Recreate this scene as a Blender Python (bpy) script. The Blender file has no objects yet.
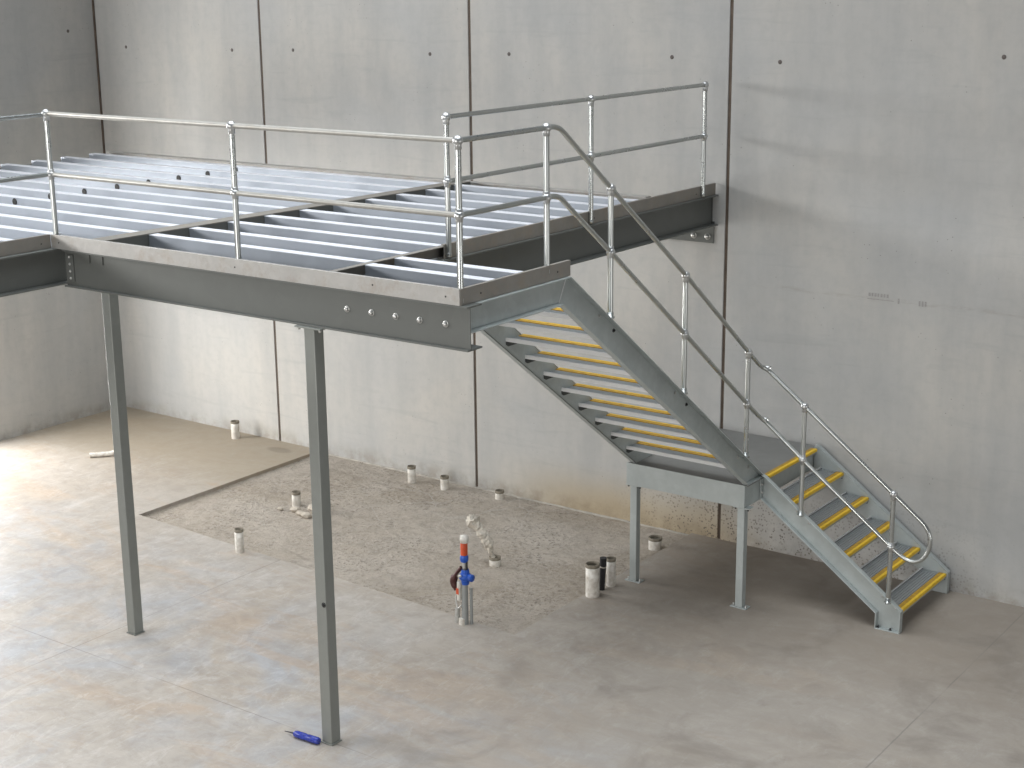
import bpy, math, random
from mathutils import Vector, Matrix
random.seed(7)
COL = bpy.context.scene.collection
PI = math.pi

# ------------------------------------------------------------------ materials
def new_mat(name):
    m = bpy.data.materials.new(name); m.use_nodes = True
    nt = m.node_tree; b = nt.nodes['Principled BSDF']
    return m, nt, b

def N(nt, t, **kw):
    n = nt.nodes.new(t)
    for k, v in kw.items():
        if k in n.inputs: n.inputs[k].default_value = v
        else: setattr(n, k, v)
    return n

def noise(nt, vec, scale, detail=4, rough=.55, dist=0.):
    n = N(nt, 'ShaderNodeTexNoise'); n.inputs['Scale'].default_value = scale
    n.inputs['Detail'].default_value = detail; n.inputs['Roughness'].default_value = rough
    n.inputs['Distortion'].default_value = dist
    nt.links.new(vec, n.inputs['Vector']); return n.outputs['Fac']

def ramp(nt, fac, stops):
    r = N(nt, 'ShaderNodeValToRGB'); e = r.color_ramp.elements
    while len(e) < len(stops): e.new(.5)
    for el, (p, c) in zip(e, stops):
        el.position = p; el.color = (c, c, c, 1) if isinstance(c, (int, float)) else (*c, 1)
    nt.links.new(fac, r.inputs['Fac']); return r.outputs['Color']

def mix(nt, fac, a, b, mode='MIX'):
    n = N(nt, 'ShaderNodeMix'); n.data_type = 'RGBA'; n.blend_type = mode
    for sock, v in ((n.inputs['Factor'], fac), (n.inputs[6], a), (n.inputs[7], b)):
        if isinstance(v, (int, float)): sock.default_value = v
        elif isinstance(v, tuple): sock.default_value = (*v, 1)
        else: nt.links.new(v, sock)
    return n.outputs[2]

def math_n(nt, op, a, b=None, c=None, clamp=False):
    n = N(nt, 'ShaderNodeMath'); n.operation = op; n.use_clamp = clamp
    for i, v in enumerate((a, b, c)):
        if v is None: continue
        if isinstance(v, (int, float)): n.inputs[i].default_value = v
        else: nt.links.new(v, n.inputs[i])
    return n.outputs[0]

def coords(nt, scale=(1, 1, 1)):
    g = N(nt, 'ShaderNodeNewGeometry')
    mp = N(nt, 'ShaderNodeMapping'); mp.inputs['Scale'].default_value = scale
    nt.links.new(g.outputs['Position'], mp.inputs['Vector']); return mp.outputs['Vector']

def xyz(nt):
    g = N(nt, 'ShaderNodeNewGeometry'); s = N(nt, 'ShaderNodeSeparateXYZ')
    nt.links.new(g.outputs['Position'], s.inputs[0]); return s.outputs

def smooth(nt, v, lo, hi):      # 0 at lo, 1 at hi
    n = N(nt, 'ShaderNodeMapRange'); n.interpolation_type = 'SMOOTHSTEP'
    n.inputs['From Min'].default_value = lo; n.inputs['From Max'].default_value = hi
    nt.links.new(v, n.inputs['Value']); return n.outputs['Result']

def bump(nt, b, h, strength, dist=.01):
    n = N(nt, 'ShaderNodeBump'); n.inputs['Strength'].default_value = strength
    n.inputs['Distance'].default_value = dist
    nt.links.new(h, n.inputs['Height']); nt.links.new(n.outputs['Normal'], b.inputs['Normal'])

def mul(nt, a, b): return math_n(nt, 'MULTIPLY', a, b)

def simple(name, col, rough=.5, metal=0., var=0., vscale=8., col2=None, bmp=0.):
    m, nt, b = new_mat(name)
    b.inputs['Roughness'].default_value = rough; b.inputs['Metallic'].default_value = metal
    v = coords(nt)
    f = noise(nt, v, vscale, 5, .6)
    c2 = col2 or tuple(max(0, c * (1 - var)) for c in col)
    c = mix(nt, ramp(nt, f, [(.35, 0), (.68, 1)]), c2, col)
    nt.links.new(c, b.inputs['Base Color'])
    if bmp: bump(nt, b, f, bmp, .005)
    return m

def wall_material(name, base, warm):
    m, nt, b = new_mat(name); b.inputs['Roughness'].default_value = .82
    v = coords(nt); x, y, z = xyz(nt)
    n1 = noise(nt, v, .55, 5, .55, .4); n2 = noise(nt, coords(nt, (2.2, 2.2, .35)), 1.3, 6, .6)
    n3 = noise(nt, v, 9, 6, .65)
    c = mix(nt, ramp(nt, n1, [(.3, 0), (.7, 1)]), tuple(k * .90 for k in base), warm)
    c = mix(nt, mul(nt, ramp(nt, n2, [(.42, 0), (.66, 1)]), .42), c, tuple(k * .74 for k in base))
    c = mix(nt, mul(nt, ramp(nt, n3, [(.45, 0), (.75, 1)]), .30), c, tuple(k * .7 for k in base))
    # horizontal scuffs and small pour marks
    n4 = noise(nt, coords(nt, (.5, .5, 5.)), 1.6, 5, .6, .6)
    c = mix(nt, mul(nt, ramp(nt, n4, [(.56, 0), (.72, 1)]), .34), c, tuple(k * .72 for k in base))
    # small dark pits, denser at the foot of the panels towards the stair landing
    vo = N(nt, 'ShaderNodeTexVoronoi'); vo.inputs['Scale'].default_value = 17; nt.links.new(v, vo.inputs['Vector'])
    pit = math_n(nt, 'LESS_THAN', vo.outputs['Distance'], .10)
    sparse = ramp(nt, noise(nt, v, 2.3, 3, .5), [(.56, 0), (.62, 1)])
    c = mix(nt, mul(nt, mul(nt, pit, sparse), .5), c, (.10, .09, .08))
    foot = math_n(nt, 'SUBTRACT', 1, smooth(nt, z, .05, .95))
    foot = mul(nt, foot, mul(nt, smooth(nt, x, 8.0, 9.4), math_n(nt, 'SUBTRACT', 1, smooth(nt, x, 11.3, 12.9))))
    spk = noise(nt, coords(nt, (1, 1, .8)), 38, 6, .8)
    spk2 = ramp(nt, spk, [(.515, 0), (.56, 1)])
    # tan splash stain
    tan = mul(nt, mul(nt, smooth(nt, x, 6.2, 8.0), math_n(nt, 'SUBTRACT', 1, smooth(nt, x, 9.4, 10.3))),
              math_n(nt, 'SUBTRACT', 1, smooth(nt, math_n(nt, 'ADD', z, mul(nt, n1, .5)), .25, .85)))
    c = mix(nt, mul(nt, tan, .8), c, (.42, .33, .20))
    vs_ = N(nt, 'ShaderNodeTexVoronoi'); vs_.inputs['Scale'].default_value = 34; nt.links.new(v, vs_.inputs['Vector'])
    sp = math_n(nt, 'LESS_THAN', vs_.outputs['Distance'], mul(nt, spk, .70))
    sp = mul(nt, sp, ramp(nt, noise(nt, v, 5, 4, .7), [(.42, 0), (.52, 1)]))
    c = mix(nt, mul(nt, mul(nt, sp, foot), .75), c, (.10, .085, .07))
    low = mul(nt, math_n(nt, 'SUBTRACT', 1, smooth(nt, z, .0, .22)), ramp(nt, noise(nt, v, 4, 5, .7), [(.4, 0), (.6, 1)]))
    c = mix(nt, mul(nt, low, .45), c, (.2, .16, .11))
    # faint scraped band about head height on the right-hand panel
    bz = math_n(nt, 'ABSOLUTE', math_n(nt, 'SUBTRACT', math_n(nt, 'ADD', z, mul(nt, n1, .10)), 2.86))
    band = mul(nt, math_n(nt, 'SUBTRACT', 1, smooth(nt, bz, .0, .035)), mul(nt, smooth(nt, x, 9.8, 10.2), ramp(nt, noise(nt, coords(nt, (2, 1, 8)), 2, 4, .7), [(.45, 0), (.6, 1)])))
    c = mix(nt, mul(nt, band, .35), c, (.28, .24, .22))
    nt.links.new(c, b.inputs['Base Color'])
    bump(nt, b, math_n(nt, 'ADD', n3, mul(nt, n1, .5)), .22, .006)
    return m

def floor_material():
    m, nt, b = new_mat('power_floated_concrete')
    v = coords(nt); x, y, z = xyz(nt)
    n1 = noise(nt, v, .45, 4, .55, .8); n2 = noise(nt, coords(nt, (1., 1.9, 1)), .8, 8, .62, 1.6)
    n3 = noise(nt, v, 5, 8, .72, .5); n4 = noise(nt, v, 30, 4, .7)
    inv = lambda q: math_n(nt, 'SUBTRACT', 1, q)
    c = mix(nt, ramp(nt, n1, [(.35, 0), (.65, 1)]), (.375, .33, .28), (.42, .385, .345))
    # cool trowel bloom, mostly on the open floor in front
    nb = noise(nt, coords(nt, (1.5, 1., 1)), .62, 7, .62, 1.1)
    fr = inv(smooth(nt, math_n(nt, 'ADD', y, mul(nt, x, .12)), -4.0, -2.2))
    c = mix(nt, mul(nt, mul(nt, ramp(nt, nb, [(.44, 0), (.64, 1)]), fr), .75), c, (.345, .365, .40))
    # tan mud streaks, drawn out across the floor
    c = mix(nt, mul(nt, ramp(nt, n2, [(.55, 0), (.62, 1)]), .35), c, (.43, .345, .265))
    nt_ = noise(nt, coords(nt, (.45, 1.7, 1)), .8, 7, .6, .8)
    c = mix(nt, mul(nt, ramp(nt, nt_, [(.56, 0), (.64, 1)]), .55), c, (.42, .33, .25))
    # pale scuffs
    ns = noise(nt, coords(nt, (2.4, .8, 1)), 1.7, 8, .72, 2.2)
    c = mix(nt, mul(nt, ramp(nt, ns, [(.55, 0), (.60, .9), (.65, 0)]), .28), c, (.62, .61, .60))
    ns2 = noise(nt, coords(nt, (.8, 2.2, 1)), 1.3, 9, .75, 1.4)
    c = mix(nt, mul(nt, ramp(nt, ns2, [(.47, 0), (.50, .7), (.53, 0)]), .18), c, (.60, .60, .60))
    c = mix(nt, mul(nt, ramp(nt, n3, [(.42, 0), (.68, 1)]), .48), c, (.24, .21, .18))
    c = mix(nt, mul(nt, ramp(nt, n4, [(.60, 0), (.70, 1)]), .22), c, (.18, .16, .14))
    # browner, darker floor towards the right-hand side
    dk2 = mul(nt, smooth(nt, x, 8.6, 11.0), ramp(nt, n2, [(.30, .35), (.6, 1)]))
    c = mix(nt, mul(nt, dk2, .75), c, (.315, .285, .25))
    stair_shade = mul(nt, smooth(nt, math_n(nt, 'ADD', x, mul(nt, n1, 1.6)), 9.4, 10.6), smooth(nt, math_n(nt, 'ADD', y, mul(nt, n3, .8)), -2.6, -1.2))
    c = mix(nt, mul(nt, stair_shade, .40), c, (.22, .18, .14))  # shade under the landing and stair painted into the floor
    blot = ramp(nt, noise(nt, v, 1.5, 6, .6, .5), [(.52, 0), (.66, 1)])
    c = mix(nt, mul(nt, mul(nt, blot, smooth(nt, x, 8.5, 10)), .45), c, (.19, .165, .14))
    # tan dusty strip near the back-left corner
    tn = mul(nt, smooth(nt, math_n(nt, 'ADD', y, mul(nt, n1, 1.)), -1.9, -.5), inv(smooth(nt, x, 3.8, 4.5)))
    c = mix(nt, mul(nt, tn, .75), c, (.33, .275, .20))
    # old damp mark near the back wall
    q = math_n(nt, 'ADD', math_n(nt, 'POWER', math_n(nt, 'SUBTRACT', x, 3.36), 2), mul(nt, math_n(nt, 'POWER', math_n(nt, 'ADD', y, .30), 2), 4))
    c = mix(nt, mul(nt, inv(smooth(nt, math_n(nt, 'ADD', q, mul(nt, n3, .03)), .03, .07)), .5), c, (.17, .145, .11))
    # saw cuts
    def line(coord, at, w): return math_n(nt, 'LESS_THAN', math_n(nt, 'ABSOLUTE', math_n(nt, 'SUBTRACT', coord, at)), w)
    wob = mul(nt, math_n(nt, 'SUBTRACT', n3, .5), .014)
    brk = ramp(nt, noise(nt, v, 1.1, 3, .5), [(.38, .25), (.55, 1)])
    for co, at, w in ((math_n(nt, 'ADD', x, wob), 12.915, .0065), (math_n(nt, 'ADD', x, wob), 6.12, .0055), (math_n(nt, 'ADD', y, wob), -5.80, .0055)):
        c = mix(nt, mul(nt, mul(nt, line(co, at, w), brk), .5), c, (.16, .15, .14))
    nt.links.new(c, b.inputs['Base Color'])
    r = ramp(nt, n2, [(.3, .42), (.7, .62)]); nt.links.new(r, b.inputs['Roughness'])
    b.inputs['Specular IOR Level'].default_value = .35
    bump(nt, b, math_n(nt, 'ADD', n3, mul(nt, n4, .4)), .15, .005)
    return m

def pit_material():
    m, nt, b = new_mat('rough_setdown_concrete'); b.inputs['Roughness'].default_value = .9
    v = coords(nt); x, y, z = xyz(nt)
    n1 = noise(nt, v, .8, 5, .6, .6); n3 = noise(nt, v, 6, 8, .75, .4); n4 = noise(nt, v, 22, 6, .8)
    c = mix(nt, ramp(nt, n1, [(.35, 0), (.65, 1)]), (.43, .37, .30), (.53, .475, .41))
    c = mix(nt, mul(nt, ramp(nt, n3, [(.45, 0), (.68, 1)]), .5), c, (.22, .185, .15))
    rg = ramp(nt, noise(nt, v, 1.1, 4, .6, .3), [(.42, .25), (.58, 1)])
    c = mix(nt, mul(nt, mul(nt, ramp(nt, n4, [(.54, 0), (.60, 1)]), rg), .65), c, (.11, .095, .08))
    c = mix(nt, mul(nt, mul(nt, ramp(nt, n4, [(.38, 1), (.44, 0)]), rg), .5), c, (.60, .57, .53))
    vo = N(nt, 'ShaderNodeTexVoronoi'); vo.feature = 'DISTANCE_TO_EDGE'; vo.inputs['Scale'].default_value = 1.9
    nt.links.new(v, vo.inputs['Vector'])
    cr = math_n(nt, 'LESS_THAN', vo.outputs['Distance'], .014)
    area = mul(nt, mul(nt, smooth(nt, x, 5.2, 5.8), math_n(nt, 'SUBTRACT', 1, smooth(nt, x, 7.4, 8.0))), smooth(nt, y, -1.9, -1.4))
    c = mix(nt, mul(nt, mul(nt, cr, area), .30), c, (.60, .57, .53))
    nt.links.new(c, b.inputs['Base Color'])
    bump(nt, b, math_n(nt, 'ADD', n3, mul(nt, n4, .9)), 1., .035)
    return m

def galv(name, col, rough=.42, metal=.75, var=.25, scale=14, rust=0.):
    m, nt, b = new_mat(name)
    b.inputs['Metallic'].default_value = metal
    v = coords(nt)
    vo = N(nt, 'ShaderNodeTexVoronoi'); vo.inputs['Scale'].default_value = scale * 3; nt.links.new(v, vo.inputs['Vector'])
    bw = N(nt, 'ShaderNodeRGBToBW'); nt.links.new(vo.outputs['Color'], bw.inputs[0])
    n = noise(nt, v, scale * .4, 5, .6)
    c = mix(nt, mul(nt, bw.outputs[0], .35), col, tuple(k * (1 - var) for k in col))
    c = mix(nt, mul(nt, ramp(nt, n, [(.4, 0), (.7, 1)]), .5), c, tuple(k * (1 - var) for k in col))
    if rust:
        n2 = noise(nt, v, 6, 7, .75)
        c = mix(nt, mul(nt, ramp(nt, n2, [(.5, 0), (.68, 1)]), rust), c, (.30, .24, .18))
    nt.links.new(c, b.inputs['Base Color'])
    nt.links.new(ramp(nt, n, [(.3, rough - .06), (.7, rough + .1)]), b.inputs['Roughness'])
    return m

M = {}
M['wall'] = wall_material('precast_wall_concrete', (.455, .462, .46), (.492, .475, .44))
M['floor'] = floor_material()
M['pit'] = pit_material()
M['grout'] = simple('pale_grout', (.52, .49, .44), .9, 0, .3, 12)
M['sealant'] = simple('dark_joint_sealant', (.12, .09, .068), .8, 0, .35, 7)
M['ferrule'] = simple('rusty_ferrule_hole', (.15, .13, .12), .8, 0, .3, 30)
M['print'] = simple('faded_grey_print', (.36, .35, .34), .85, 0, .2, 60)
M['beam'] = galv('grey_primed_steel', (.14, .147, .138), .5, .25, .18, 3)
M['column'] = galv('grey_column_steel', (.26, .272, .255), .45, .35, .16, 5)
M['trim'] = galv('weathered_zinc_angle', (.46, .45, .43), .5, .45, .30, 7, .45)
M['trim_brown'] = galv('shaded_rusty_edge_steel', (.27, .255, .23), .55, .35, .25, 7, .5)  # rusty brown steel, with the shade of right-facing edgings put into the colour
M['joist'] = galv('galvanised_joist', (.43, .47, .53), .36, .5, .10, 5)
M['galv'] = galv('galvanised_stair_steel', (.46, .50, .495), .5, .35, .26, 7)
M['tread'] = galv('galvanised_tread', (.40, .42, .43), .42, .55, .2, 9)
M['deck'] = galv('dull_chequer_plate', (.25, .25, .24), .55, .4, .2, 4)
M['rail'] = galv('galvanised_tube', (.47, .49, .48), .27, .94, .06, 3)
M['rail_pale'] = galv('dusty_cement_coated_tube', (.44, .43, .40), .45, .55, .25, 9, .2)
M['lip'] = galv('lit_tread_lip', (.66, .67, .67), .4, .3, .12, 12)  # front light on the lips put into a paler steel colour
M['flange'] = galv('lit_joist_top', (.68, .70, .75), .45, .15, .06, 5)  # overhead light on joist tops painted in, paler than the web steel
M['amber'] = simple('worn_amber_nosing', (.50, .29, .03), .65, 0, .35, 22)
M['ball'] = galv('cast_rail_ball', (.58, .59, .59), .33, .85, .2, 14)
M['bolt'] = simple('zinc_bolt', (.62, .62, .60), .35, .8, .2, 40)
M['dark'] = simple('dark_hole_steel', (.03, .03, .03), .7, .2, .2, 40)
M['yellow'] = simple('yellow_nosing', (.86, .56, .03), .55, 0, .18, 18)
M['pvc'] = simple('white_pvc', (.78, .76, .71), .45, 0, .35, 16, (.50, .46, .40))
M['pvc_in'] = simple('grimy_pipe_mouth', (.24, .21, .16), .8, 0, .3, 30)
M['tape'] = simple('pale_wrap', (.62, .57, .49), .75, 0, .3, 22, None, .8)
M['black'] = simple('black_plastic', (.018, .018, .022), .5, 0, .3, 30)
M['orange'] = simple('orange_red_plastic', (.62, .08, .02), .4, 0, .2, 30)
M['blue'] = simple('blue_plastic', (.015, .10, .52), .3, 0, .3, 30)
M['navy'] = simple('blue_bottle_plastic', (.035, .06, .42), .25, 0, .3, 60, (.02, .03, .2))
M['steelpipe'] = galv('grey_riser_pipe', (.38, .40, .40), .4, .6, .2, 20)
M['brass'] = simple('dull_red_valve', (.07, .018, .016), .45, .2, .3, 40)
M['rock'] = simple('broken_mortar', (.56, .50, .42), .9, 0, .3, 20, None, .8)
M['endplate'] = galv('dark_tread_end', (.085, .09, .09), .6, .4, .2, 9)

# ------------------------------------------------------------------ mesh helpers
class MB:
    def __init__(s): s.v = []; s.f = []; s.mi = []; s.sm = []
    def add(s, vs, fs, mi=0, sm=False):
        o = len(s.v); s.v += [tuple(p) for p in vs]
        for f in fs: s.f.append(tuple(i + o for i in f)); s.mi.append(mi); s.sm.append(sm)
        return s
    def box(s, x0, x1, y0, y1, z0, z1, mi=0):
        x0, x1 = sorted((x0, x1)); y0, y1 = sorted((y0, y1)); z0, z1 = sorted((z0, z1))
        return s.add([(x0, y0, z0), (x1, y0, z0), (x1, y1, z0), (x0, y1, z0), (x0, y0, z1), (x1, y0, z1), (x1, y1, z1), (x0, y1, z1)],
                     [(0, 3, 2, 1), (4, 5, 6, 7), (0, 1, 5, 4), (1, 2, 6, 5), (2, 3, 7, 6), (3, 0, 4, 7)], mi)
    def prism(s, poly, axis, a, b, mi=0):
        """closed 2D outline extruded along an axis (poly in the two other axes, in x<y<z order)"""
        def P(p, t): return {0: (t, p[0], p[1]), 1: (p[0], t, p[1]), 2: (p[0], p[1], t)}[axis]
        n = len(poly)
        vs = [P(p, a) for p in poly] + [P(p, b) for p in poly]
        fs = [tuple(range(n))[::-1], tuple(range(n, 2 * n))] + [(i, (i + 1) % n, n + (i + 1) % n, n + i) for i in range(n)]
        return s.add(vs, fs, mi)
    def ribbon(s, path, axis, a, b, t, mi=0):
        """a plate of thickness t following a 2D path, extruded along the axis"""
        path = [Vector(p) for p in path]; off = []
        for i, p in enumerate(path):
            ds = []
            if i > 0: ds.append((p - path[i - 1]).normalized())
            if i < len(path) - 1: ds.append((path[i + 1] - p).normalized())
            d = sum(ds, Vector((0, 0))).normalized(); n = Vector((-d.y, d.x))
            k = 1 / max(.35, n.dot(Vector((-ds[0].y, ds[0].x))))
            off.append(p + n * t * k)
        for i in range(len(path) - 1):
            s.prism([path[i], path[i + 1], off[i + 1], off[i]], axis, a, b, mi)
        return s
    def tube(s, path, r, n=14, mi=0, cap=True, inner=None):
        path = [Vector(p) for p in path]; rings = []
        rs = r if isinstance(r, (list, tuple)) else [r] * len(path)
        t0 = (path[1] - path[0]).normalized()
        ref = Vector((0, 0, 1)) if abs(t0.z) < .9 else Vector((1, 0, 0))
        u = t0.cross(ref).normalized()
        for i, p in enumerate(path):
            d = (path[min(i + 1, len(path) - 1)] - path[max(i - 1, 0)]).normalized()
            u = (u - d * u.dot(d)).normalized(); w = d.cross(u)
            rings.append([p + (u * math.cos(2 * PI * k / n) + w * math.sin(2 * PI * k / n)) * rs[i] for k in range(n)])
        vs = [q for ring in rings for q in ring]
        fs = [(i * n + k, i * n + (k + 1) % n, (i + 1) * n + (k + 1) % n, (i + 1) * n + k) for i in range(len(path) - 1) for k in range(n)]
        s.add(vs, fs, mi, True)
        if cap:
            s.add(rings[0], [tuple(range(n))[::-1]], mi); s.add(rings[-1], [tuple(range(n))], mi)
        return s
    def lathe(s, c, prof, n=20, mi=0, rot=None):
        """profile of (radius, z) turned about the vertical through c"""
        vs = []
        for r, z in prof:
            for k in range(n):
                p = Vector((r * math.cos(2 * PI * k / n), r * math.sin(2 * PI * k / n), z))
                if rot is not None: p = rot @ p
                vs.append(Vector(c) + p)
        fs = [(i * n + k, i * n + (k + 1) % n, (i + 1) * n + (k + 1) % n, (i + 1) * n + k) for i in range(len(prof) - 1) for k in range(n)]
        return s.add(vs, fs, mi, True)
    def ball(s, c, r, mi=0, sz=1., n=14):
        prof = [(max(1e-4, r * math.sin(PI * i / 10)), -r * sz * math.cos(PI * i / 10)) for i in range(11)]
        return s.lathe(c, prof, n, mi)
    def build(s, name, mats, parent=None, bevel=0.):
        me = bpy.data.meshes.new(name); me.from_pydata(s.v, [], s.f)
        if not isinstance(mats, (list, tuple)): mats = [mats]
        for m in mats: me.materials.append(m)
        for p, mi, sm in zip(me.polygons, s.mi, s.sm): p.material_index = mi; p.use_smooth = sm
        import bmesh
        bm = bmesh.new(); bm.from_mesh(me)
        bmesh.ops.recalc_face_normals(bm, faces=bm.faces); bm.to_mesh(me); bm.free()
        o = bpy.data.objects.new(name, me); COL.objects.link(o)
        if parent is not None:
            o.parent = parent
            loc = Vector((0, 0, 0)); q = parent
            while q: loc += q.location; q = q.parent
            me.transform(Matrix.Translation(-loc))
        if bevel:
            bv = o.modifiers.new('bevel', 'BEVEL'); bv.width = bevel; bv.segments = 2; bv.limit_method = 'ANGLE'
        return o

def tag(o, label=None, cat=None, group=None, kind=None):
    if label: o['label'] = label
    if cat: o['category'] = cat
    if group: o['group'] = group
    if kind: o['kind'] = kind
    return o

def thing(name, label, cat, loc, group=None):
    o = bpy.data.objects.new(name, None); COL.objects.link(o); o.location = loc
    o.empty_display_size = .1
    return tag(o, label, cat, group)

def struct(o): o['kind'] = 'structure'; return o

def arc(c, r, a0, a1, n, plane):
    out = []
    for i in range(n + 1):
        a = a0 + (a1 - a0) * i / n
        out.append(plane(c[0] + r * math.cos(a), c[1] + r * math.sin(a)))
    return out

def fillet(pts, r, n=6):
    """rounds the corners of a 3D polyline"""
    pts = [Vector(p) for p in pts]; out = [pts[0]]
    for i in range(1, len(pts) - 1):
        p = pts[i]; a = (pts[i - 1] - p); b = (pts[i + 1] - p)
        d = min(r, a.length * .45, b.length * .45); a = p + a.normalized() * d; b = p + b.normalized() * d
        for k in range(n + 1):
            t = k / n; out.append(a * (1 - t) ** 2 + p * 2 * t * (1 - t) + b * t * t)
    out.append(pts[-1]); return out

# ------------------------------------------------------------------ measured layout
YF, XC, XM, XR = -5.83, 6.398, 9.48, 10.688          # front beam line, inner corner, deck edge, stair side
ZB, ZT0, ZT = 3.385, 3.700, 3.818                    # beam soffit, beam top, trim top
ZJ = 3.80
ZL, YL = 1.242, -1.577                               # landing level and its front edge
SL = .7435                                           # stair slope
PD = .040                                            # depth of the set-down slab
PX0, PX1, PY = 3.79, 9.25, -3.31

# ------------------------------------------------------------------ room shell
f = MB()
FX0, FX1, FY0, FY1 = -.15, 24, -24, .15
def quad(b, x0, x1, y0, y1, z, mi=0): b.add([(x0, y0, z), (x1, y0, z), (x1, y1, z), (x0, y1, z)], [(0, 1, 2, 3)], mi)
f.box(FX0, PX0, FY0, FY1, -.3, 0); f.box(PX1, FX1, FY0, FY1, -.3, 0)
f.prism([(PX0, FY0), (PX1, FY0), (PX1, -3.28), (PX0, -3.01)], 2, -.3, 0)
# the rough set-down area, slightly uneven
nx, ny = 200, 120; vs = []; fs = []
from mathutils import noise as mn
for j in range(ny + 1):
    for i in range(nx + 1):
        x = PX0 - .01 + (PX1 - PX0 + .02) * i / nx; y = PY - .01 + (FY1 - PY) * j / ny
        h = mn.fractal(Vector((x * 1.3, y * 1.3, 0)), 1., 2., 5) * .012 + mn.noise(Vector((x * 11, y * 11, 3))) * .007
        vs.append((x, y, -PD + h))
for j in range(ny):
    for i in range(nx): a = j * (nx + 1) + i; fs.append((a, a + 1, a + nx + 2, a + nx + 1))
f.add(vs, fs, 1, True)
f.box(PX0, PX1, PY, FY1, -.3, -.09, 1)
floor = struct(f.build('floor', [M['floor'], M['pit']]))

def panels(edges, horizontal, z1=8.2, gap=.036, t=.17):
    b = MB()
    for a, c in zip(edges[:-1], edges[1:]):
        if horizontal: b.box(a + gap / 2, c - gap / 2, 0, t, -.3, z1)
        else: b.box(-t, 0, a + gap / 2, c - gap / 2, -.3, z1)
    return b
J = [0, 3.076, 6.318, 9.581, 12.95 + 1.3, 17.4, 20.6, 24]
wb = struct(panels(J, True).build('wall_back', M['wall'], None, .006))
sb = MB()
for j in J[1:-1]: sb.box(j - .018, j + .018, .012, .15, -.06, 8.2)
sb.build('sealant', M['sealant'], wb)
for i, (x, z) in enumerate([(.594, 5.015), (2.577, 5.012), (3.624, 5.031), (5.753, 5.026), (6.861, 5.048), (8.912, 5.058), (10.123, 5.036), (12.318, 5.129)]):
    k = MB().lathe((x, .0, z), [(.0005, .004), (.020, .003), (.023, -.002)], 14, 0, Matrix.Rotation(PI / 2, 3, 'X'))
    k.build('lifting_socket', M['ferrule'], wb)
# faded stencil on the right-hand panel: short underlined line and a small block
k = MB(); px = 11.15
for w in (.022, .018, .02, .016, .02, .018, .02):
    k.box(px, px + w, -.0015, .001, 2.835, 2.868); px += .031
k.box(11.14, 11.41, -.0015, .001, 2.805, 2.812)
for xx in (11.45, 11.66, 11.69, 11.72): k.box(xx, xx + .018, -.0015, .001, 2.79, 2.84)
k.build('stencil', M['print'], wb)

# left wall, with the roller-door opening well outside the photograph
wl = MB()
wl.box(-.17, 0, -2.45, -.005, -.3, 8.2); wl.box(-.17, 0, -5.2, -2.45, 4.2, 8.2); wl.box(-.17, 0, -6.5, -5.2, -.3, 8.2)
wl.box(-.17, 0, -15.5, -6.5, 6.5, 8.2); wl.box(-.17, 0, -15.5, -6.5, -.3, 5.0)
for a, c in ((-18.3, -15.5), (-24, -18.3)): wl.box(-.17, 0, a + .013, c - .013, -.3, 8.2)
wlo = struct(wl.build('wall_left', M['wall'], None, .006))
s2 = MB()
for yy in (-18.3,): s2.box(-.15, -.012, yy - .013, yy + .013, -.06, 8.2)
s2.build('sealant', M['sealant'], wlo)
MB().box(.0, .02, -.022, -.0, 0, 8.2).build('corner_sealant', M['sealant'], wlo)
MB().lathe((0, -.451, 5.229), [(.0005, .004), (.020, .003), (.023, -.002)], 14, 0, Matrix.Rotation(PI / 2, 3, 'Y')).build('lifting_socket', M['ferrule'], wlo)

g = MB()   # pale grout line at the foot of the back wall inside the set-down
for i in range(28):
    x0 = PX0 + .02 + i * (PX1 - PX0 - .05) / 28
    g.box(x0, x0 + (PX1 - PX0 - .05) / 28, -.010 - random.random() * .006, .005, -PD - .02, -.028 + random.random() * .008)
struct(g.build('trim_1', M['grout'], None))

# ------------------------------------------------------------------ mezzanine beams
def ubeam(name, p0, p1, label, group=None, top=ZT0, bot=ZB, fw=.165, tw=.008, tf=.013, cat='beam', web=0., mat='beam'):
    """universal beam along x or y between two plan points"""
    (x0, y0), (x1, y1) = p0, p1
    o = thing(name, label, cat, (x0, y0, bot), group)
    b = MB()
    if abs(y1 - y0) < 1e-6:
        for z0, z1 in ((bot, bot + tf), (top - tf, top)): b.box(x0, x1, y0 - fw / 2, y0 + fw / 2, z0, z1)
        b.box(x0, x1, y0 - tw / 2 + web, y0 + tw / 2 + web, bot + tf, top - tf)
    else:
        def bar(w, z0, z1):
            d = Vector((x1 - x0, y1 - y0)).normalized(); n = Vector((-d.y, d.x)) * w / 2
            ps = [Vector((x0, y0)) + n, Vector((x1, y1)) + n, Vector((x1, y1)) - n, Vector((x0, y0)) - n]
            b.prism([(p.x, p.y) for p in ps], 2, z0, z1)
        bar(fw, bot, bot + tf); bar(fw, top - tf, top); bar(tw, bot + tf, top - tf)
    b.build('i_section', M[mat], o, .0015)
    return o

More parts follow.
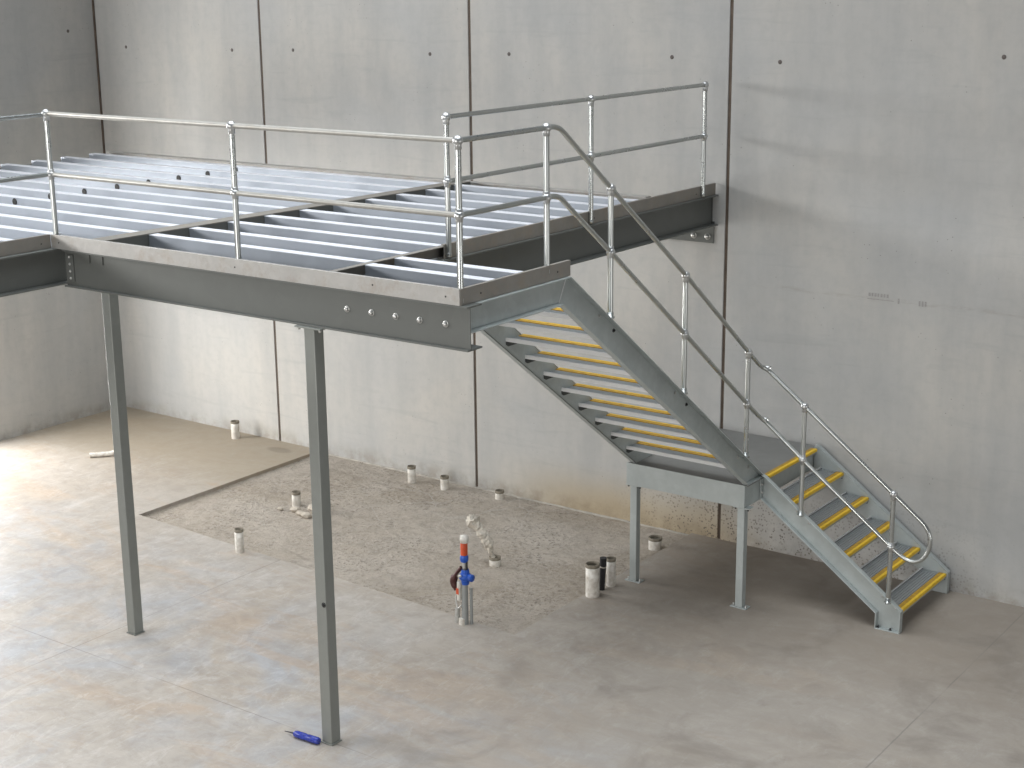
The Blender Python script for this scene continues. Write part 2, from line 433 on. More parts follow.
FBY = YF + .0825
fb = ubeam('steel_beam', (XC + .07, FBY), (10.745, FBY), 'long grey steel beam along the front of the deck, with five silver bolts near its right end', web=-.047)
FBW = FBY - .047
def bolt(parent, c, axis, r=.017, h=.016, name='bolt', m='bolt'):
    rot = {'-y': Matrix.Rotation(PI / 2, 3, 'X'), 'x': Matrix.Rotation(PI / 2, 3, 'Y'), '-z': Matrix.Rotation(PI, 3, 'X'), 'z': Matrix.Identity(3)}[axis]
    b = MB().lathe(c, [(r * 1.45, 0), (r * 1.45, .003), (r * 1.05, .003)], 16, 0, rot)
    b.lathe(c, [(r, .003), (r, h * .8), (r * .8, h), (.0005, h)], 6, 0, rot)
    return b.build(name, M[m], parent)
for bx in (9.62, 9.855, 10.08, 10.30, 10.53): bolt(fb, (bx, FBW - .004, 3.553), '-y', .017, .02)
cl = MB().box(XC + .09, XC + .18, FBW - .014, FBW - .004, ZB + .05, ZT0 - .04).build('end_cleat', M['beam'], fb)
for zz in (3.46, 3.52, 3.58, 3.64): bolt(cl, (XC + .135, FBW - .014, zz), '-y', .008, .010)

lb = ubeam('steel_beam', (XC - .0825, -8.4), (XC - .0825, FBY + .09), 'grey steel beam leaving the frame at the left edge below the short rail')
eb = ubeam('steel_beam', (XM - .0725, FBY + .086), (XM - .0725, -.012), 'grey steel beam running from the stair head to the back wall beside the joint')
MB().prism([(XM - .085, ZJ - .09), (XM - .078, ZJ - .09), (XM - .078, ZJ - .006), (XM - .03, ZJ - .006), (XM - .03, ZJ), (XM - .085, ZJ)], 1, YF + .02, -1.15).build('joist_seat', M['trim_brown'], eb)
bolt_c = MB().box(XM - .085, XM - .06, -.012, -.002, ZB - .0, ZT0 - .02)
bolt_c.build('end_plate', M['beam'], eb)
mb_ = ubeam('steel_beam', (6.855, FBY + .086), (7.115, -1.18), 'weathered steel beam crossing the deck between its two bays of joists', top=ZT0)
# flush double-channel member that carries the joist ends, on the crossing beam
d = MB()
for s0, s1 in ((-.085, -.078), (.078, .085)):
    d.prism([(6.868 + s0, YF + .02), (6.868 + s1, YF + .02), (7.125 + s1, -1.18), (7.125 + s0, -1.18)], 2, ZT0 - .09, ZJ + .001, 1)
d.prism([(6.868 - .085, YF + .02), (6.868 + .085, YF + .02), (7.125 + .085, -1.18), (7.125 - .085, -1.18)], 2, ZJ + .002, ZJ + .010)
d.build('joist_seat', [M['trim_brown'], M['beam']], mb_)  # side plates take the darker beam steel to paint in their shade
wbm = ubeam('steel_beam', (1.42, -1.09), (XM - .17, -1.09), 'far edge steel beam along the back of the deck, parallel to the back wall', top=3.795, bot=3.5, fw=.10, mat='trim')
lbm = ubeam('steel_beam', (1.40, -8.4), (1.40, -1.155), 'shadowed steel beam at the far left end of the joists, by the dark side wall', top=3.74, bot=3.40, fw=.10)

# wall cleat under the right beam end
c = thing('wall_cleat', 'grey steel cleat bolted to the back wall under the beam end, beside the dark joint', 'bracket', (9.0, 0, 3.25))
MB().box(8.62, 9.445, -.012, 0, 3.195, 3.42).box(8.62, 9.445, -.10, -.012, 3.372, 3.384).build('plate', M['beam'], c, .002)
for bx in (9.0, 9.21, 9.372): bolt(c, (bx, -.012, 3.262), '-y', .024, .03)

# ------------------------------------------------------------------ edge trims
def trim(name, label, boxes, holes=(), m='trim'):
    o = thing(name, label, 'edge trim', boxes[0][::2][:3] if False else (boxes[0][0], boxes[0][2], boxes[0][4]))
    b = MB()
    for q in boxes: b.box(*q)
    b.build('channel', M[m], o, .0015)
    for h, ax in holes: bolt(o, h, ax, .004, .003, 'bolt_hole', 'dark')
    return o
TT = .006
trim('edge_channel', 'pale weathered steel edging on top of the long front beam, under the front rail',
     [(XC - .06, XR - .008, YF, YF + TT, ZT0 + .001, ZT), (XC - .03, XR - .008, YF + TT, YF + .07, ZT0 + .001, ZT0 + .007), (XC + .05, XR - .008, YF + TT, YF + .03, ZT - .006, ZT)],
     [((8.52, YF, 3.755), '-y'), ((10.56, YF, 3.755), '-y'), ((6.44, YF, 3.755), '-y'), ((9.9, YF, 3.765), '-y')])
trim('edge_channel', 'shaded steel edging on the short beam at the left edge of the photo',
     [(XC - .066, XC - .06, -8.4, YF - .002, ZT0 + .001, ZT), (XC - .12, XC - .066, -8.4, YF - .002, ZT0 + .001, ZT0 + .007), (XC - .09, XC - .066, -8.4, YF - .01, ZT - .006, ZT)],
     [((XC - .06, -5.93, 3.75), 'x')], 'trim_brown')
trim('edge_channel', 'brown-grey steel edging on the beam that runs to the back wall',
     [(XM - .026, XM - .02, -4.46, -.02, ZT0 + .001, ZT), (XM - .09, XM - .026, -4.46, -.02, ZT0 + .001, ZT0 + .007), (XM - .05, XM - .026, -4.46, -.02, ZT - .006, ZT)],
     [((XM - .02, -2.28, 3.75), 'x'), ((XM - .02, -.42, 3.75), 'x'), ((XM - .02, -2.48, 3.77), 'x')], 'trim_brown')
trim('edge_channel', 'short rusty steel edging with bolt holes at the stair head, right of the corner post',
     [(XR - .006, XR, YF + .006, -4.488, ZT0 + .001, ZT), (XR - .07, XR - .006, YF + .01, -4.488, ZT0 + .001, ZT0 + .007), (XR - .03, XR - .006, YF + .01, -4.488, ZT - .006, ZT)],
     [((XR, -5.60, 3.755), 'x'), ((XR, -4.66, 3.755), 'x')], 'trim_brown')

# ------------------------------------------------------------------ joists (lipped C sections, each its own object)
def joist_mesh(x0, x1, y, dep=.20, fl=.095, t=.004, dots=()):
    b = MB(); z1 = ZJ; z0 = ZJ - dep
    yw = y - fl / 2
    b.box(x0, x1, yw, yw + t, z0, z1)                              # web towards the camera side
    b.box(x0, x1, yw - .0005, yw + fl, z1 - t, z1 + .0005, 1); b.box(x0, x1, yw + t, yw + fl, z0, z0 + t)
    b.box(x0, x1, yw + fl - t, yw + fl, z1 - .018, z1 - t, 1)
    return b
ORD = ['first', 'second', 'third', 'fourth', 'fifth', 'sixth', 'seventh', 'eighth', 'ninth', 'tenth', 'eleventh', 'twelfth', 'thirteenth', 'fourteenth']
def joist(name, x0, x1, y, label, group, spot=None, dep=.2):
    o = thing(name, label, 'joist', ((x0 + x1) / 2, y, ZJ - .2), group)
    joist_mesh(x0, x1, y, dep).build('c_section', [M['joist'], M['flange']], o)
    if spot:
        sx, = spot
        s = MB().lathe((sx, y - .0475, ZJ - .045), [(.036, .0), (.036, .003), (.030, .004), (.0005, .003)], 14, 0, Matrix.Rotation(PI / 2, 3, 'X'))
        s.build('service_hole', M['dark'], o)
def xmid(y): return 6.868 + (y - YF) * (7.125 - 6.868) / (-1.18 - YF)
for k in range(10):
    y = -1.40 - .4312 * k
    if y > YF + .1:
        joist('floor_joist', 1.47, xmid(y) - .086, y, ORD[k] + ' galvanised joist from the back wall in the wide left bay of the deck', 'joists of the left bay', (4.03,))
        joist('floor_joist', xmid(y) + .086, XM - .088, y, ORD[k] + ' galvanised joist from the back wall in the right bay, beyond the crossing beam', 'joists of the right bay')
for i, y in enumerate([-5.712, -6.143, -6.574, -7.005, -7.436, -7.867]):
    lab = ['galvanised joist ending at the foot of the left corner post', 'galvanised joist at the left edge, just in front of the corner post line',
           'third joist in front of the deck corner, out at the left edge', 'fourth joist in front of the deck corner, out at the left edge',
           'fifth joist in front of the deck corner, out at the left edge', 'sixth joist in front of the deck corner, out at the left edge'][i]
    joist('floor_joist', 1.47, XC - .125, y, lab, 'joists of the left extension')
joist('floor_joist', XM - .02, XR - .045, -5.02, 'rear one of two short bluish joists in the small stair-head platform', 'stair-head platform joists', None, .15)
joist('floor_joist', XM - .02, XR - .045, -5.36, 'front one of two short bluish joists in the small stair-head platform', 'stair-head platform joists', None, .15)

# ------------------------------------------------------------------ columns
def column(x, y, ztop, label, s=.104, conduit=None):
    o = thing('steel_column', label, 'column', (x, y, 0), 'columns under the deck')
    h = s / 2
    MB().box(x - h, x + h, y - h, y + h, .012, ztop - .012).build('shaft', M['column'], o, .006)
    MB().box(x - .06, x + .06, y - .06, y + .06, 0, .012).build('base_plate', M['column'], o, .002)
    MB().box(x - .13, x + .13, y - .07, y + .07, ztop - .012, ztop).build('top_plate', M['column'], o, .002)
    for sx in (-.105, .105): bolt(o, (x + sx, y - .045, ztop - .012), '-z', .011, .02)
    return o
c1 = column(6.322, -5.245, ZB, 'left slim grey steel column standing on the bright floor')
c2 = column(9.272, -5.79, ZB, 'right, nearer grey steel column under the front beam, blue bottle at its foot')
bolt(c2, (9.272 + .030, -5.79 - .052, 1.19), '-y', .014, .012, 'plug', 'dark')

# ------------------------------------------------------------------ handrails
RR, PR = .0195, .0225
def rail_tube(parent, name, pts, r=RR, fil=.0, m='rail'):
    p = fillet(pts, fil) if fil else pts
    return MB().tube(p, r, 14).build(name, M[m], parent)
def post(parent, x, y, zb, zm, zt, foot='plate'):
    o = MB().tube([(x, y, zb), (x, y, zt)], PR, 16).build('post', M['rail'], parent)
    b = MB()
    b.ball((x, y, zt), .038, 0, .95); b.lathe((x, y, zt), [(.0228, -.06), (.0265, -.058), (.0265, -.02)], 16)
    b.build('ball_top', M['ball'], o)
    if zm: 
        b = MB().ball((x, y, zm), .037, 0, .95); b.lathe((x, y, zm), [(.0228, -.045), (.026, -.043), (.026, .043), (.0228, .045)], 16)
        b.build('ball_mid', M['ball'], o)
    if foot == 'plate':
        b = MB().lathe((x, y, zb), [(.0225, 0), (.0245, .002), (.0245, .03), (.0225, .032)], 14)
    else:
        b = MB().lathe((x, y, zb), [(.0005, -.003), (.036, -.003), (.036, .008), (.027, .010), (.027, .045), (.022, .047)], 16)
    b.build('foot', M['rail'], o)
    return o
ZR, ZM = ZT + 1.0, ZT + .499
yp = YF + .034
h = thing('handrail', 'long front handrail of galvanised tube along the front beam, with pale weathered rails', 'handrail', (XC, yp, ZT))
post(h, 6.370, yp, ZT - .10, ZM, ZR); post(h, 8.53, yp, ZT - .10, ZM, ZR)
rail_tube(h, 'top_rail', [(6.40, yp, ZR), (10.66, yp, ZR)], m='rail_pale'); rail_tube(h, 'mid_rail', [(6.40, yp, ZM), (10.66, yp, ZM)], m='rail_pale')
h = thing('handrail', 'short galvanised handrail leaving the picture at the left edge from the corner post', 'handrail', (XC - .06, YF - .1, ZT))
rail_tube(h, 'top_rail', [(6.355, yp - .03, ZR - .01), (6.355, -8.3, ZR - .01)]); rail_tube(h, 'mid_rail', [(6.355, yp - .03, ZM), (6.355, -8.3, ZM)])
post(h, 6.355, -8.2, ZT - .10, ZM, ZR)
xq = XM - .002
h = thing('handrail', 'galvanised handrail on the deck edge running back to the wall, on three posts', 'handrail', (xq, -4.42, ZT))
for yy in (-4.422, -2.363, -.318): post(h, xq, yy, ZT - .10, ZM, ZR)
rail_tube(h, 'top_rail', [(xq, -4.422, ZR), (xq, -.30, ZR)]); rail_tube(h, 'mid_rail', [(xq, -4.422, ZM), (xq, -.30, ZM)])

xs = XR - .004
h = thing('handrail', 'long stair handrail stepping down from the corner post to a rounded end loop', 'handrail', (xs, yp, ZT))
post(h, xs - .02, yp, ZT - .10, ZM, ZR); post(h, xs - .02, -4.763, ZT - .06, ZM, ZR)
for (yy, zb, zm, zt) in ((-3.927, 3.275, 3.796, 4.292), (-2.749, 2.40, 2.921, 3.427), (-1.571, 1.525, 2.036, 2.525)):
    post(h, xs, yy, zb, zm, zt, 'ring')
YN = -1.25
for (xx, zb, zm, zt) in ((11.122, .950, 1.495, 2.011), (12.022, .282, .826, 1.330)):
    post(h, xx, YN - .02, zb, zm, zt, 'ring')
yn = YN - .02
top = [(xs - .02, yp, ZR), (xs - .02, -4.61, ZR), (xs, -3.927, 4.292), (xs, -2.749, 3.427), (xs, -1.571, 2.525), (xs, -1.33, 2.345),
       (10.74, yn, 2.30), (11.122, yn, 2.011), (12.022, yn, 1.330), (12.24, yn, 1.165)]
mid = [(xs - .02, yp, ZM), (xs - .02, -4.62, ZM), (xs, -3.927, 3.796), (xs, -2.749, 2.921), (xs, -1.571, 2.036), (xs, -1.33, 1.86),
       (10.73, yn, 1.80), (11.122, yn, 1.495), (12.022, yn, .826)]
loop = [(12.24, yn, 1.165), (12.33, yn, 1.09), (12.375, yn, 1.01), (12.385, yn, .93), (12.365, yn, .84), (12.32, yn, .77), (12.25, yn, .732), (12.18, yn, .735), (12.10, yn, .775), (12.022, yn, .826)]
def cr(pts, n=5):   # Catmull-Rom smoothing
    P = [Vector(p) for p in pts]; out = []
    for i in range(len(P) - 1):
        a = P[max(i - 1, 0)]; b = P[i]; c = P[i + 1]; d = P[min(i + 2, len(P) - 1)]
        for k in range(n):
            t = k / n; out.append(.5 * (2 * b + (c - a) * t + (2 * a - 5 * b + 4 * c - d) * t * t + (3 * b - a - 3 * c + d) * t ** 3))
    out.append(P[-1]); return out
MB().tube(fillet(top, .085), RR, 14).build('top_rail', M['rail'], h)
MB().tube(fillet(mid, .075), RR, 14).build('mid_rail', M['rail'], h)
MB().tube(cr(loop), RR, 14).build('end_loop', M['rail'], h)
b = MB()
b.lathe((10.72, yn + .012, 2.315), [(.0195, -.031), (.024, -.03), (.026, 0), (.024, .03), (.0195, .031)], 12, 0, Matrix.Rotation(PI / 2, 3, 'Y')); b.build('elbow_sleeve', M['ball'], h)
MB().lathe((10.712, yn + .012, 1.815), [(.0195, -.031), (.024, -.03), (.026, 0), (.024, .03), (.0195, .031)], 12, 0, Matrix.Rotation(PI / 2, 3, 'Y')).build('elbow_sleeve', M['ball'], h)

# ------------------------------------------------------------------ treads
def tread(parent, along, n0, z, a0, a1, front=.026, depth=.245):
    """along='x': long axis x (upper flight, going +y); along='y': long axis y (lower flight, going +x).
       n0: nosing position in the going direction"""
    def B(b, g0, g1, l0, l1, z0, z1, mi=0):
        if along == 'x': b.box(l0, l1, g0, g1, z0, z1, mi)
        else: b.box(g0, g1, l0, l1, z0, z1, mi)
    t = MB()
    B(t, n0 - depth, n0, a0, a1, z - .012, z - .006)
    for k in range(6): B(t, n0 - depth + .012 + k * .028, n0 - depth + .024 + k * .028, a0, a1, z - .006, z)
    B(t, n0 - .006, n0, a0, a1, z - .045, z - .003)                  # front face
    o = t.build('tread', M['tread'], parent)
    lp = MB(); B(lp, n0 - depth - .004, n0 - depth + .002, a0, a1, z - .014, z + .019); B(lp, n0 - depth, n0 - depth + .012, a0, a1, z + .015, z + .019); lp.build('rear_lip', M['lip'], o)
    nb = MB(); B(nb, n0 - .068, n0 - front, a0 + .004, a1 - .004, z - .004, z + .0035, 1); B(nb, n0 - front, n0 + .003, a0 + .004, a1 - .004, z - .004, z + .004); B(nb, n0, n0 + .005, a0 + .004, a1 - .004, z - .022, z + .004)
    nb.build('nosing', [M['yellow'], M['amber']], o)
    for e0 in (a0, a1 - .006):
        e = MB(); g0 = n0 - depth; pts = [(g0 + .03, z - .062), (g0, z - .045), (g0 - .004, z - .012), (n0 - .006, z - .012), (n0 - .006, z - .062)]
        if along == 'x': e.prism(pts, 0, e0, e0 + .006)
        else: e.prism(pts, 1, e0, e0 + .006)
        e.build('end_plate', M['endplate'], o)
    return o

def stringer(parent, axis, web, out, outline_top, outline_bot, ends=True, tw=.007, fw=.06, tf=.009):
    """channel stringer: plate between a top and a bottom polyline with flanges turned to the 'out' side"""
    b = MB()
    lo, hi = sorted((web, web - out * tw))
    # split the web into quads for clean shading
    n = min(len(outline_top), len(outline_bot))
    poly = list(outline_top) + list(reversed(outline_bot))
    b.prism(poly, axis, lo, hi)
    f0, f1 = sorted((web - out * tw, web + out * fw))
    b.ribbon(list(reversed(outline_top)), axis, f0, f1, tf)
    b.ribbon(outline_bot, axis, f0, f1, tf)
    return b.build('stringer', M['galv'], parent, .0015)

# upper flight -------------------------------------------------------------
up = thing('stair_flight', 'upper galvanised stair flight descending from the deck to the landing, seen from behind', 'stairs', (10.08, -3., ZL))
TWY = 1.249
def zline(y): return 1.249 - SL * (y + 1.218)
wx = XR - .028
ytl = -1.218 - (3.700 - 1.249) / SL
top_o = [(YF + .046, 3.698), (ytl, 3.698), (-1.222, 1.252)]
bot_o = [(YF + .17, 3.497), (-4.617, 3.497), (-1.552, ZL + .002)]
stringer(up, 0, wx, +1, top_o, [(YF + .046, 3.497), (-4.617, 3.497), (-1.552, ZL + .002), (-1.222, ZL + .002)][:3] , fw=.055)
# welded mitre line
MB().prism([(-4.617, 3.50), (-4.605, 3.50), (ytl + .012, 3.69), (ytl, 3.69)], 0, wx, wx + .004).build('weld', M['lip'], up)
MB().box(wx, wx + .05, -1.555, -1.222, ZL + .002, ZL + .010).build('foot_cleat', M['galv'], up)
XLi = 9.475
top_l = [(YF + 1.23, 3.69), (ytl, 3.69), (-1.222, 1.252)]
bot_l = [(YF + 1.23, 3.497), (-4.617, 3.497), (-1.552, ZL + .002)]
stringer(up, 0, XLi, -1, top_l[1:], bot_l[1:], fw=.055)
for k in range(1, 12):
    z = ZL + .2067 * k; yn_ = -1.218 - (z - 1.249) / SL
    tread(up, 'x', yn_, z, XLi + .008, wx - .009, .012)
for yy in (-4.05, -3.84, -2.86, -2.66, -1.68, -1.47):
    bolt(up, (wx, yy, zline(yy) - .045), 'x', .011, .014, 'bolt', 'dark' if yy in (-3.84, -2.66) else 'bolt')

# landing ------------------------------------------------------------------
la = thing('stair_landing', 'galvanised stair landing platform against the back wall on two front legs', 'landing', (10.04, -.8, 0))
LX0, LX1 = 9.39, XR
b = MB(); b.box(LX0 + .01, LX1 + .03, YL + .01, -.02, ZL - .006, ZL - .0005); b.build('deck_plate', M['deck'], la)
b = MB(); b.box(LX0, LX1, YL, YL + .008, ZL - .224, ZL); b.box(LX0, LX1, YL + .008, YL + .06, ZL - .224, ZL - .216)
b.build('fascia', M['galv'], la, .002)
b = MB(); b.box(LX1 - .008, LX1, YL + .009, -.02, ZL - .224, ZL - .007); b.build('fascia', M['galv'], la, .002)
b = MB(); b.box(LX0, LX0 + .008, YL + .009, -.02, ZL - .224, ZL - .007); b.build('fascia', M['galv'], la, .002)
b = MB().box(LX1 + .0, LX1 + .035, -1.20, -.10, ZL - .05, ZL - .002); b.build('front_step_edge', M['tread'], la)
b = MB(); b.box(10.68, 10.716, -1.195, -.138, ZL, ZL + .0055, 1); b.box(10.716, 10.745, -1.195, -.138, ZL, ZL + .006); b.box(10.738, 10.745, -1.195, -.138, ZL - .02, ZL); b.build('nosing', [M['yellow'], M['amber']], la)
for (x, y) in ((9.46, -1.52), (10.645, -1.52)):
    l = MB().box(x - .0375, x + .0375, y - .0375, y + .0375, .010, ZL - .236).build('leg', M['galv'], la, .005)
    bp_ = MB().box(x - .085, x + .085, y - .05, y + .05, 0, .010)
    bp_.build('base_plate', M['galv'], l, .002)
    MB().box(x - .085, x + .085, y - .045, y + .045, ZL - .236, ZL - .2245).build('cap_plate', M['galv'], l, .002)
    for sx in (-.066, .066): bolt(l, (x + sx, y - .01, .010), 'z', .010, .022)
    for sx in (-.066, .066): bolt(l, (x + sx, y - .02, ZL - .236), '-z', .010, .02, 'bolt', 'dark')

# lower flight -------------------------------------------------------------
lo = thing('stair_flight', 'lower galvanised stair flight with yellow nosings from the landing down to the floor', 'stairs', (11.5, -.66, 0))
def ol(dx=0):
    t = [(10.70, 1.262), (10.735, 1.248), (12.148, .212)]
    bt = [(10.70, 1.030), (11.905, .150), (11.905, .004)]
    return t, bt
def low_stringer(web, out):
    t, bt = ol(); b = MB()
    poly = t + [(12.148, .004), (11.905, .004), (11.905, .150), (10.70, 1.030)]
    a, c = sorted((web, web - out * .007)); b.prism(poly, 1, a, c)
    f0, f1 = sorted((web, web + out * .055))
    b.ribbon([(12.148, .212), (10.735, 1.248), (10.70, 1.262)], 1, f0, f1, -.009)
    b.ribbon([(10.70, 1.030), (11.905, .150), (11.905, .004)], 1, f0, f1, .009)
    b.box(12.139, 12.148, f0, f1, .004, .205)
    b.box(11.905, 12.148, f0, f1, .0, .009)
    b.box(10.692, 10.700, f0, f1, 1.03, 1.25)
    o = b.build('stringer', M['galv'], lo, .0015); return o
s_near = low_stringer(-1.22, -1); s_far = low_stringer(-.095, +1)
for zz in (1.09, 1.17): bolt(s_near, (10.700, -1.25, zz), 'x', .011, .016)
for xx in (11.93, 12.05): bolt(s_near, (xx, -1.25, .009), 'z', .010, .02, 'bolt', 'dark')
for xx in (11.06, 11.19, 11.95, 12.08): bolt(s_near, (xx, -1.22, 1.249 - .733 * (xx - 10.735) - .045), '-y', .010, .013)
for k in range(1, 6):
    z = ZL * (1 - k / 6); xn_ = 10.742 + .2778 * k
    tread(lo, 'y', xn_, z, -1.212, -.103)

# ------------------------------------------------------------------ pipe stubs
def stub(x, y, h, r, label, z0=-PD, cap=True, lean=(0, 0), mouth='pvc_in', name='pipe_stub', group='white pipe stubs on the floor'):
    o = thing(name, label, 'pipe', (x, y, z0), group)
    rot = Matrix.Rotation(lean[0], 3, 'X') @ Matrix.Rotation(lean[1], 3, 'Y')
    H = h - z0
    MB().lathe((x, y, z0), [(r, -.01), (r, H * .25), (r * 1.01, H * .5), (r, H), (r * .88, H), (r * .88, H - .05)], 22, 0, rot).build('pipe', M['pvc'], o)
    k = MB().lathe((x, y, z0), [(r * .90, H - .035), (.0005, H - .02)], 20, 0, rot)
    if cap: k.lathe((x, y, z0), [(r * 1.04, H - .028), (r * 1.05, H + .002), (r * .86, H + .004), (r * .84, H - .03)], 22, 0, rot)
    k.build('cap', M[mouth], o)
    return o
stub(2.50, -.24, .235, .055, 'white pipe stub alone by the back wall, left of the first column joint', 0)
stub(4.97, -1.68, .125, .05, 'broken short pipe stub beside the pale rubble, left of the right column')
stub(5.60, -3.20, .255, .046, 'tall white pipe stub between the two columns, at the set-down edge', -.02)
stub(5.535, -.267, .165, .050, 'leftmost of three capped stubs near the back wall')
stub(6.02, -.24, .12, .050, 'middle of three capped stubs near the back wall, left of the dark joint')
stub(6.79, -.18, .07, .052, 'rightmost of three capped stubs near the back wall, right of the dark joint')
stub(8.0, -1.90, .055, .058, 'low white pipe stub at the foot of the curled wrapped hose')
stub(9.33, -2.09, .33, .068, 'larger of the two tall white pipes beside the left landing leg', 0)
stub(9.34, -1.77, .29, .045, 'slimmer tall white pipe right beside the black conduit', 0)
stub(9.11, -.535, .085, .07, 'low white pipe stub behind the landing leg, near the tan stained wall', -PD)
# black conduit
o = thing('conduit', 'short black conduit standing between the two tall white pipes', 'pipe', (9.32, -1.91, 0))
MB().tube([(9.32, -1.91, 0), (9.33, -1.90, .27)], .030, 14).build('tube', M['black'], o)
MB().tube([(9.329, -1.90, .25), (9.331, -1.90, .335)], .034, 14).build('coupling', M['black'], o)
MB().tube([(9.327, -1.90, .237), (9.329, -1.90, .249)], .036, 14).build('band', M['pvc'], o)

# pale hose wrapped in plastic
def noise_tube(path, radii, mat, name, parent=None, amp=.25, n=28):
    P = cr(path, 12); R = []
    m = len(P) - 1
    for i in range(len(P)):
        t = i / m * (len(radii) - 1); a = int(min(t, len(radii) - 2)); R.append(radii[a] + (radii[a + 1] - radii[a]) * (t - a))
    b = MB().tube(P, R, n)
    b.v = [tuple(Vector(v) + Vector((mn.noise(Vector(v) * 38), mn.noise(Vector(v) * 38 + Vector((9, 0, 0))), mn.noise(Vector(v) * 38 + Vector((0, 9, 0))))) * amp * .06) for v in b.v]
    return b.build(name, M[mat], parent)
o = noise_tube([(8.0, -1.93, .05), (7.985, -1.95, .13), (7.94, -1.95, .22), (7.875, -1.95, .30), (7.81, -1.95, .365), (7.77, -1.95, .40), (7.745, -1.95, .43), (7.74, -1.94, .47)],
               [.012, .022, .050, .050, .040, .058, .078, .060, .012], 'tape', 'wrapped_hose', None, .4)
tag(o, 'pale crumpled plastic-wrapped hose curling up from a low stub behind the blue valve', 'hose')

# water valve riser
vx, vy = 8.725, -3.34
v = thing('valve_riser', 'upright water riser with blue valve, red-orange neck and white cap at the set-down edge', 'valve', (vx, vy, 0))
MB().tube([(vx, vy, -.03), (vx, vy, .50)], .030, 16).build('riser', M['steelpipe'], v)
MB().tube([(vx + .052, vy + .03, -.03), (vx + .052, vy + .03, .36)], .014, 12).build('side_pipe', M['steelpipe'], v)
MB().tube([(vx, vy, .50), (vx, vy, .64)], .020, 14).build('chrome_neck', M['bolt'], v)
MB().tube([(vx + .03, vy, .48), (vx + .03, vy, .66)], .009, 8).build('black_strap', M['black'], v)
b = MB().lathe((vx, vy, .0), [(.032, .62), (.040, .635), (.040, .675), (.032, .69)], 16); b.build('blue_collar', M['blue'], v)
MB().lathe((vx, vy, 0), [(.031, .675), (.034, .69), (.034, .80), (.03, .81)], 16).build('orange_neck', M['orange'], v)
MB().lathe((vx + .005, vy, 0), [(.0005, .875), (.040, .874), (.042, .84), (.039, .812), (.03, .81)], 16).build('white_cap', M['pvc'], v)
b = MB().ball((vx + .01, vy, .475), .062, 0, .75); b.lathe((vx + .01, vy, .475), [(.035, -.075), (.040, -.05), (.040, .05), (.035, .075)], 14)
b.lathe((vx + .01, vy, .475), [(.03, -.0), (.035, .06), (.035, .085), (.0005, .087)], 12, 0, Matrix.Rotation(PI / 2, 3, 'Y')); b.build('blue_valve', M['blue'], v)
MB().lathe((vx, vy - .062, .50), [(.014, 0), (.014, .01), (.0005, .012)], 12, 0, Matrix.Rotation(PI / 2, 3, 'X')).build('chrome_stud', M['bolt'], v)
b = MB(); b.tube(cr([(vx - .03, vy - .01, .56), (vx - .075, vy - .02, .50), (vx - .115, vy - .02, .42), (vx - .095, vy - .02, .36), (vx - .08, vy - .02, .33)], 5), [.018] * 8 + [.036] * 8 + [.026] * 5, 12)
b.build('dark_red_lever', M['brass'], v)
MB().tube([(vx - .045, vy - .03, .24), (vx - .045, vy - .03, .42)], .020, 12).build('white_sleeve', M['pvc'], v)
MB().box(vx - .065, vx - .035, vy - .05, vy - .035, .30, .36).build('red_tag', M['orange'], v)
MB().tube(cr([(vx - .06, vy, .33), (vx - .10, vy - .01, .24), (vx - .07, vy - .02, .15), (vx - .02, vy - .03, .19)], 5), .008, 8).build('wire', M['bolt'], v)
MB().tube([(vx - .085, vy - .01, .0), (vx - .085, vy - .01, .14)], [.028, .022], 12).build('clear_sleeve', M['bolt'], v)
MB().tube([(vx - .02, vy - .02, .0), (vx - .02, vy - .02, .06)], .034, 12).build('white_foot', M['pvc'], v)

# bottle at the foot of the right column
bt = thing('squeeze_bottle', 'small blue plastic bottle lying on the floor against the right column', 'bottle', (9.1, -5.885, .03))
def along(p0, p1, prof, n=18):
    p0, p1 = Vector(p0), Vector(p1); d = (p1 - p0); L = d.length; q = d.to_track_quat('Z', 'Y').to_matrix()
    return MB().lathe(p0, [(r, t * L) for r, t in prof], n, 0, q)
P0, P1 = (8.965, -5.90, .030), (9.228, -5.885, .030)
along(P0, P1, [(.0005, .0), (.012, 0), (.024, .06), (.029, .14), (.029, .45), (.025, .52), (.029, .60), (.029, .94), (.024, 1.), (.0005, 1.)]).build('body', M['navy'], bt)
along((8.968, -5.90, .030), (8.865, -5.905, .022), [(.010, 0), (.006, .3), (.003, .9), (.0005, 1.)], 10).build('nozzle', M['black'], bt)

# white offcut lying near the far left, rubble by the broken stub
o = thing('pipe_offcut', 'small white plastic pipe offcut lying on the floor behind the left column', 'pipe', (1.66, -1.72, .03))
MB().tube([(1.58, -1.90, .032), (1.76, -1.70, .032)], .032, 14).build('tube', M['pvc'], o)
MB().tube([(1.76, -1.70, .034), (1.80, -1.65, .05), (1.81, -1.64, .09)], .036, 14).build('elbow', M['pvc'], o)
def rock(x, y, s, label, z0=-PD):
    b = MB(); n = 10; prof = [(max(1e-4, math.sin(PI * i / 7)), -math.cos(PI * i / 7)) for i in range(8)]
    b.lathe((0, 0, 0), prof, n)
    sd = Vector((x * 7, y * 5, 1))
    b.v = [tuple(Vector((v[0] * s, v[1] * s * .8, v[2] * s * .55)) * (1 + .45 * mn.noise(Vector(v) * 1.3 + sd)) + Vector((x, y, z0 + s * .38))) for v in b.v]
    for i in range(len(b.sm)): b.sm[i] = False
    return tag(b.build('mortar_lump', M['rock']), label, 'rubble', 'rubble lumps by the broken stub')
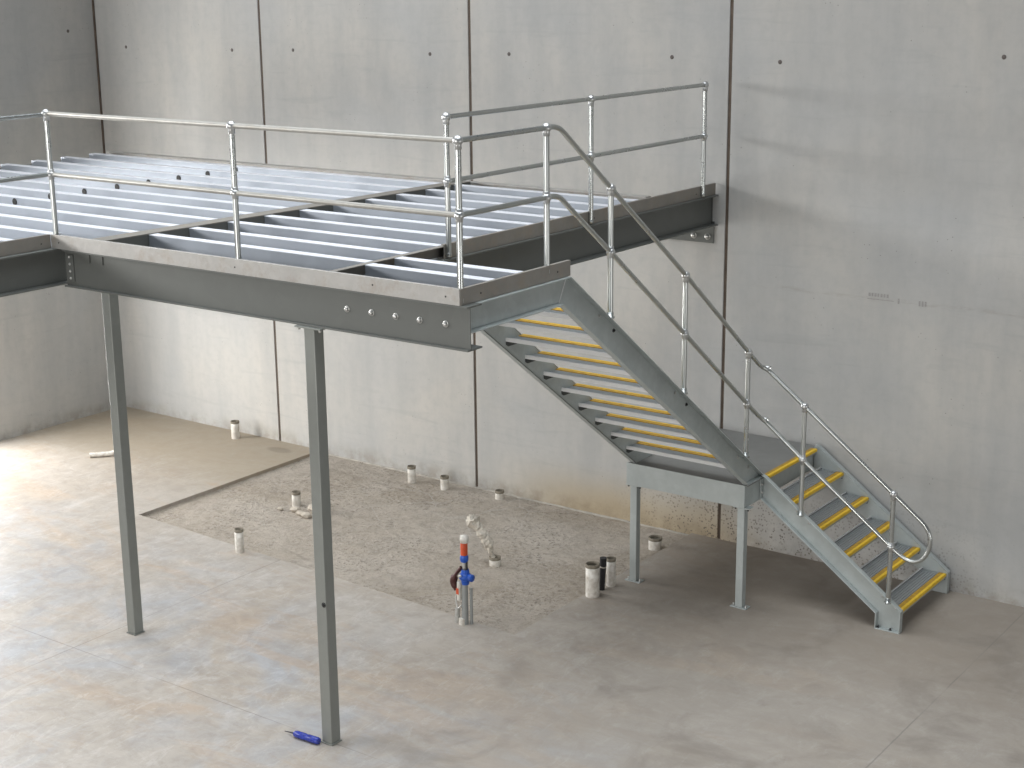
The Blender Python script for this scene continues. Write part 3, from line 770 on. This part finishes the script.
for (x, y, s, l) in ((5.12, -1.85, .065, 'pale mortar lump nearest the broken stub, left of the right column'),
                     (5.24, -1.90, .055, 'middle small mortar lump in the short row by the right column'),
                     (5.36, -1.93, .07, 'mortar lump touching the right column edge in view, lowest of the row'),
                     (5.33, -1.72, .11, 'broad tan mortar lump behind the row, half hidden by the right column'),
                     (4.93, -1.90, .04, 'tiny mortar lump left of the broken stub')): rock(x, y, s, l)

# ------------------------------------------------------------------ camera
cam = bpy.data.cameras.new('camera'); co = bpy.data.objects.new('camera', cam); COL.objects.link(co)
F, yaw, pitch, roll = 1557.3135, .6311, .2564, -.0106
cy_, sy_, cp_, sp_ = math.cos(yaw), math.sin(yaw), math.cos(pitch), math.sin(pitch)
fw_ = Vector((-sy_ * cp_, cy_ * cp_, -sp_)); r_ = Vector((cy_, sy_, 0)); u_ = r_.cross(fw_)
r2 = r_ * math.cos(roll) + u_ * math.sin(roll); u2 = u_ * math.cos(roll) - r_ * math.sin(roll)
m = Matrix((r2, u2, -fw_)).transposed().to_4x4(); m.translation = Vector((17.0982, -14.017, 5.8748))
co.matrix_world = m
cam.sensor_width = 36; cam.lens = F / 1024 * 36; cam.clip_end = 200
bpy.context.scene.camera = co

# ------------------------------------------------------------------ light
w = bpy.data.worlds.new('world'); bpy.context.scene.world = w; w.use_nodes = True
bg = w.node_tree.nodes['Background']; bg.inputs['Color'].default_value = (.80, .88, 1.0, 1); bg.inputs['Strength'].default_value = .12
def area(name, loc, target, sx, sy, power, color):
    l = bpy.data.lights.new(name, 'AREA'); l.shape = 'RECTANGLE'; l.size = sx; l.size_y = sy; l.energy = power; l.color = color
    o = bpy.data.objects.new(name, l); COL.objects.link(o); o.location = loc
    o.rotation_euler = (Vector(target) - Vector(loc)).to_track_quat('-Z', 'Y').to_euler(); return o
area('side_door_daylight', (-.3, -3.85, 1.75), (10, -3.85, 1.4), 2.6, 3.3, 490, (1, .985, .96))
area('clerestory_daylight', (-.25, -11.0, 5.75), (10, -6.5, 4.6), 8.6, 1.3, 880, (1, .985, .97))
sk = area('roof_skylight', (8, -5.6, 11), (8, -5.5, 0), 13, 7, 640, (.93, .97, 1)); sk.data.spread = math.radians(95)
area('front_door_daylight', (10, -23.5, 2.3), (9, 0, 1.6), 12, 4.2, 1250, (1, .97, .925))
area('right_bounce_fill', (22.5, -7, 1.5), (8, -6, 1.6), 9, 2.6, 230, (1, .98, .95))  # added fill lamp without a door, standing in for right-wall bounce
sc = bpy.context.scene
sc.view_settings.view_transform = 'Standard'; sc.view_settings.look = 'None'
sc.view_settings.gamma = 1; sc.view_settings.use_curve_mapping = False; sc.view_settings.exposure = 0.0
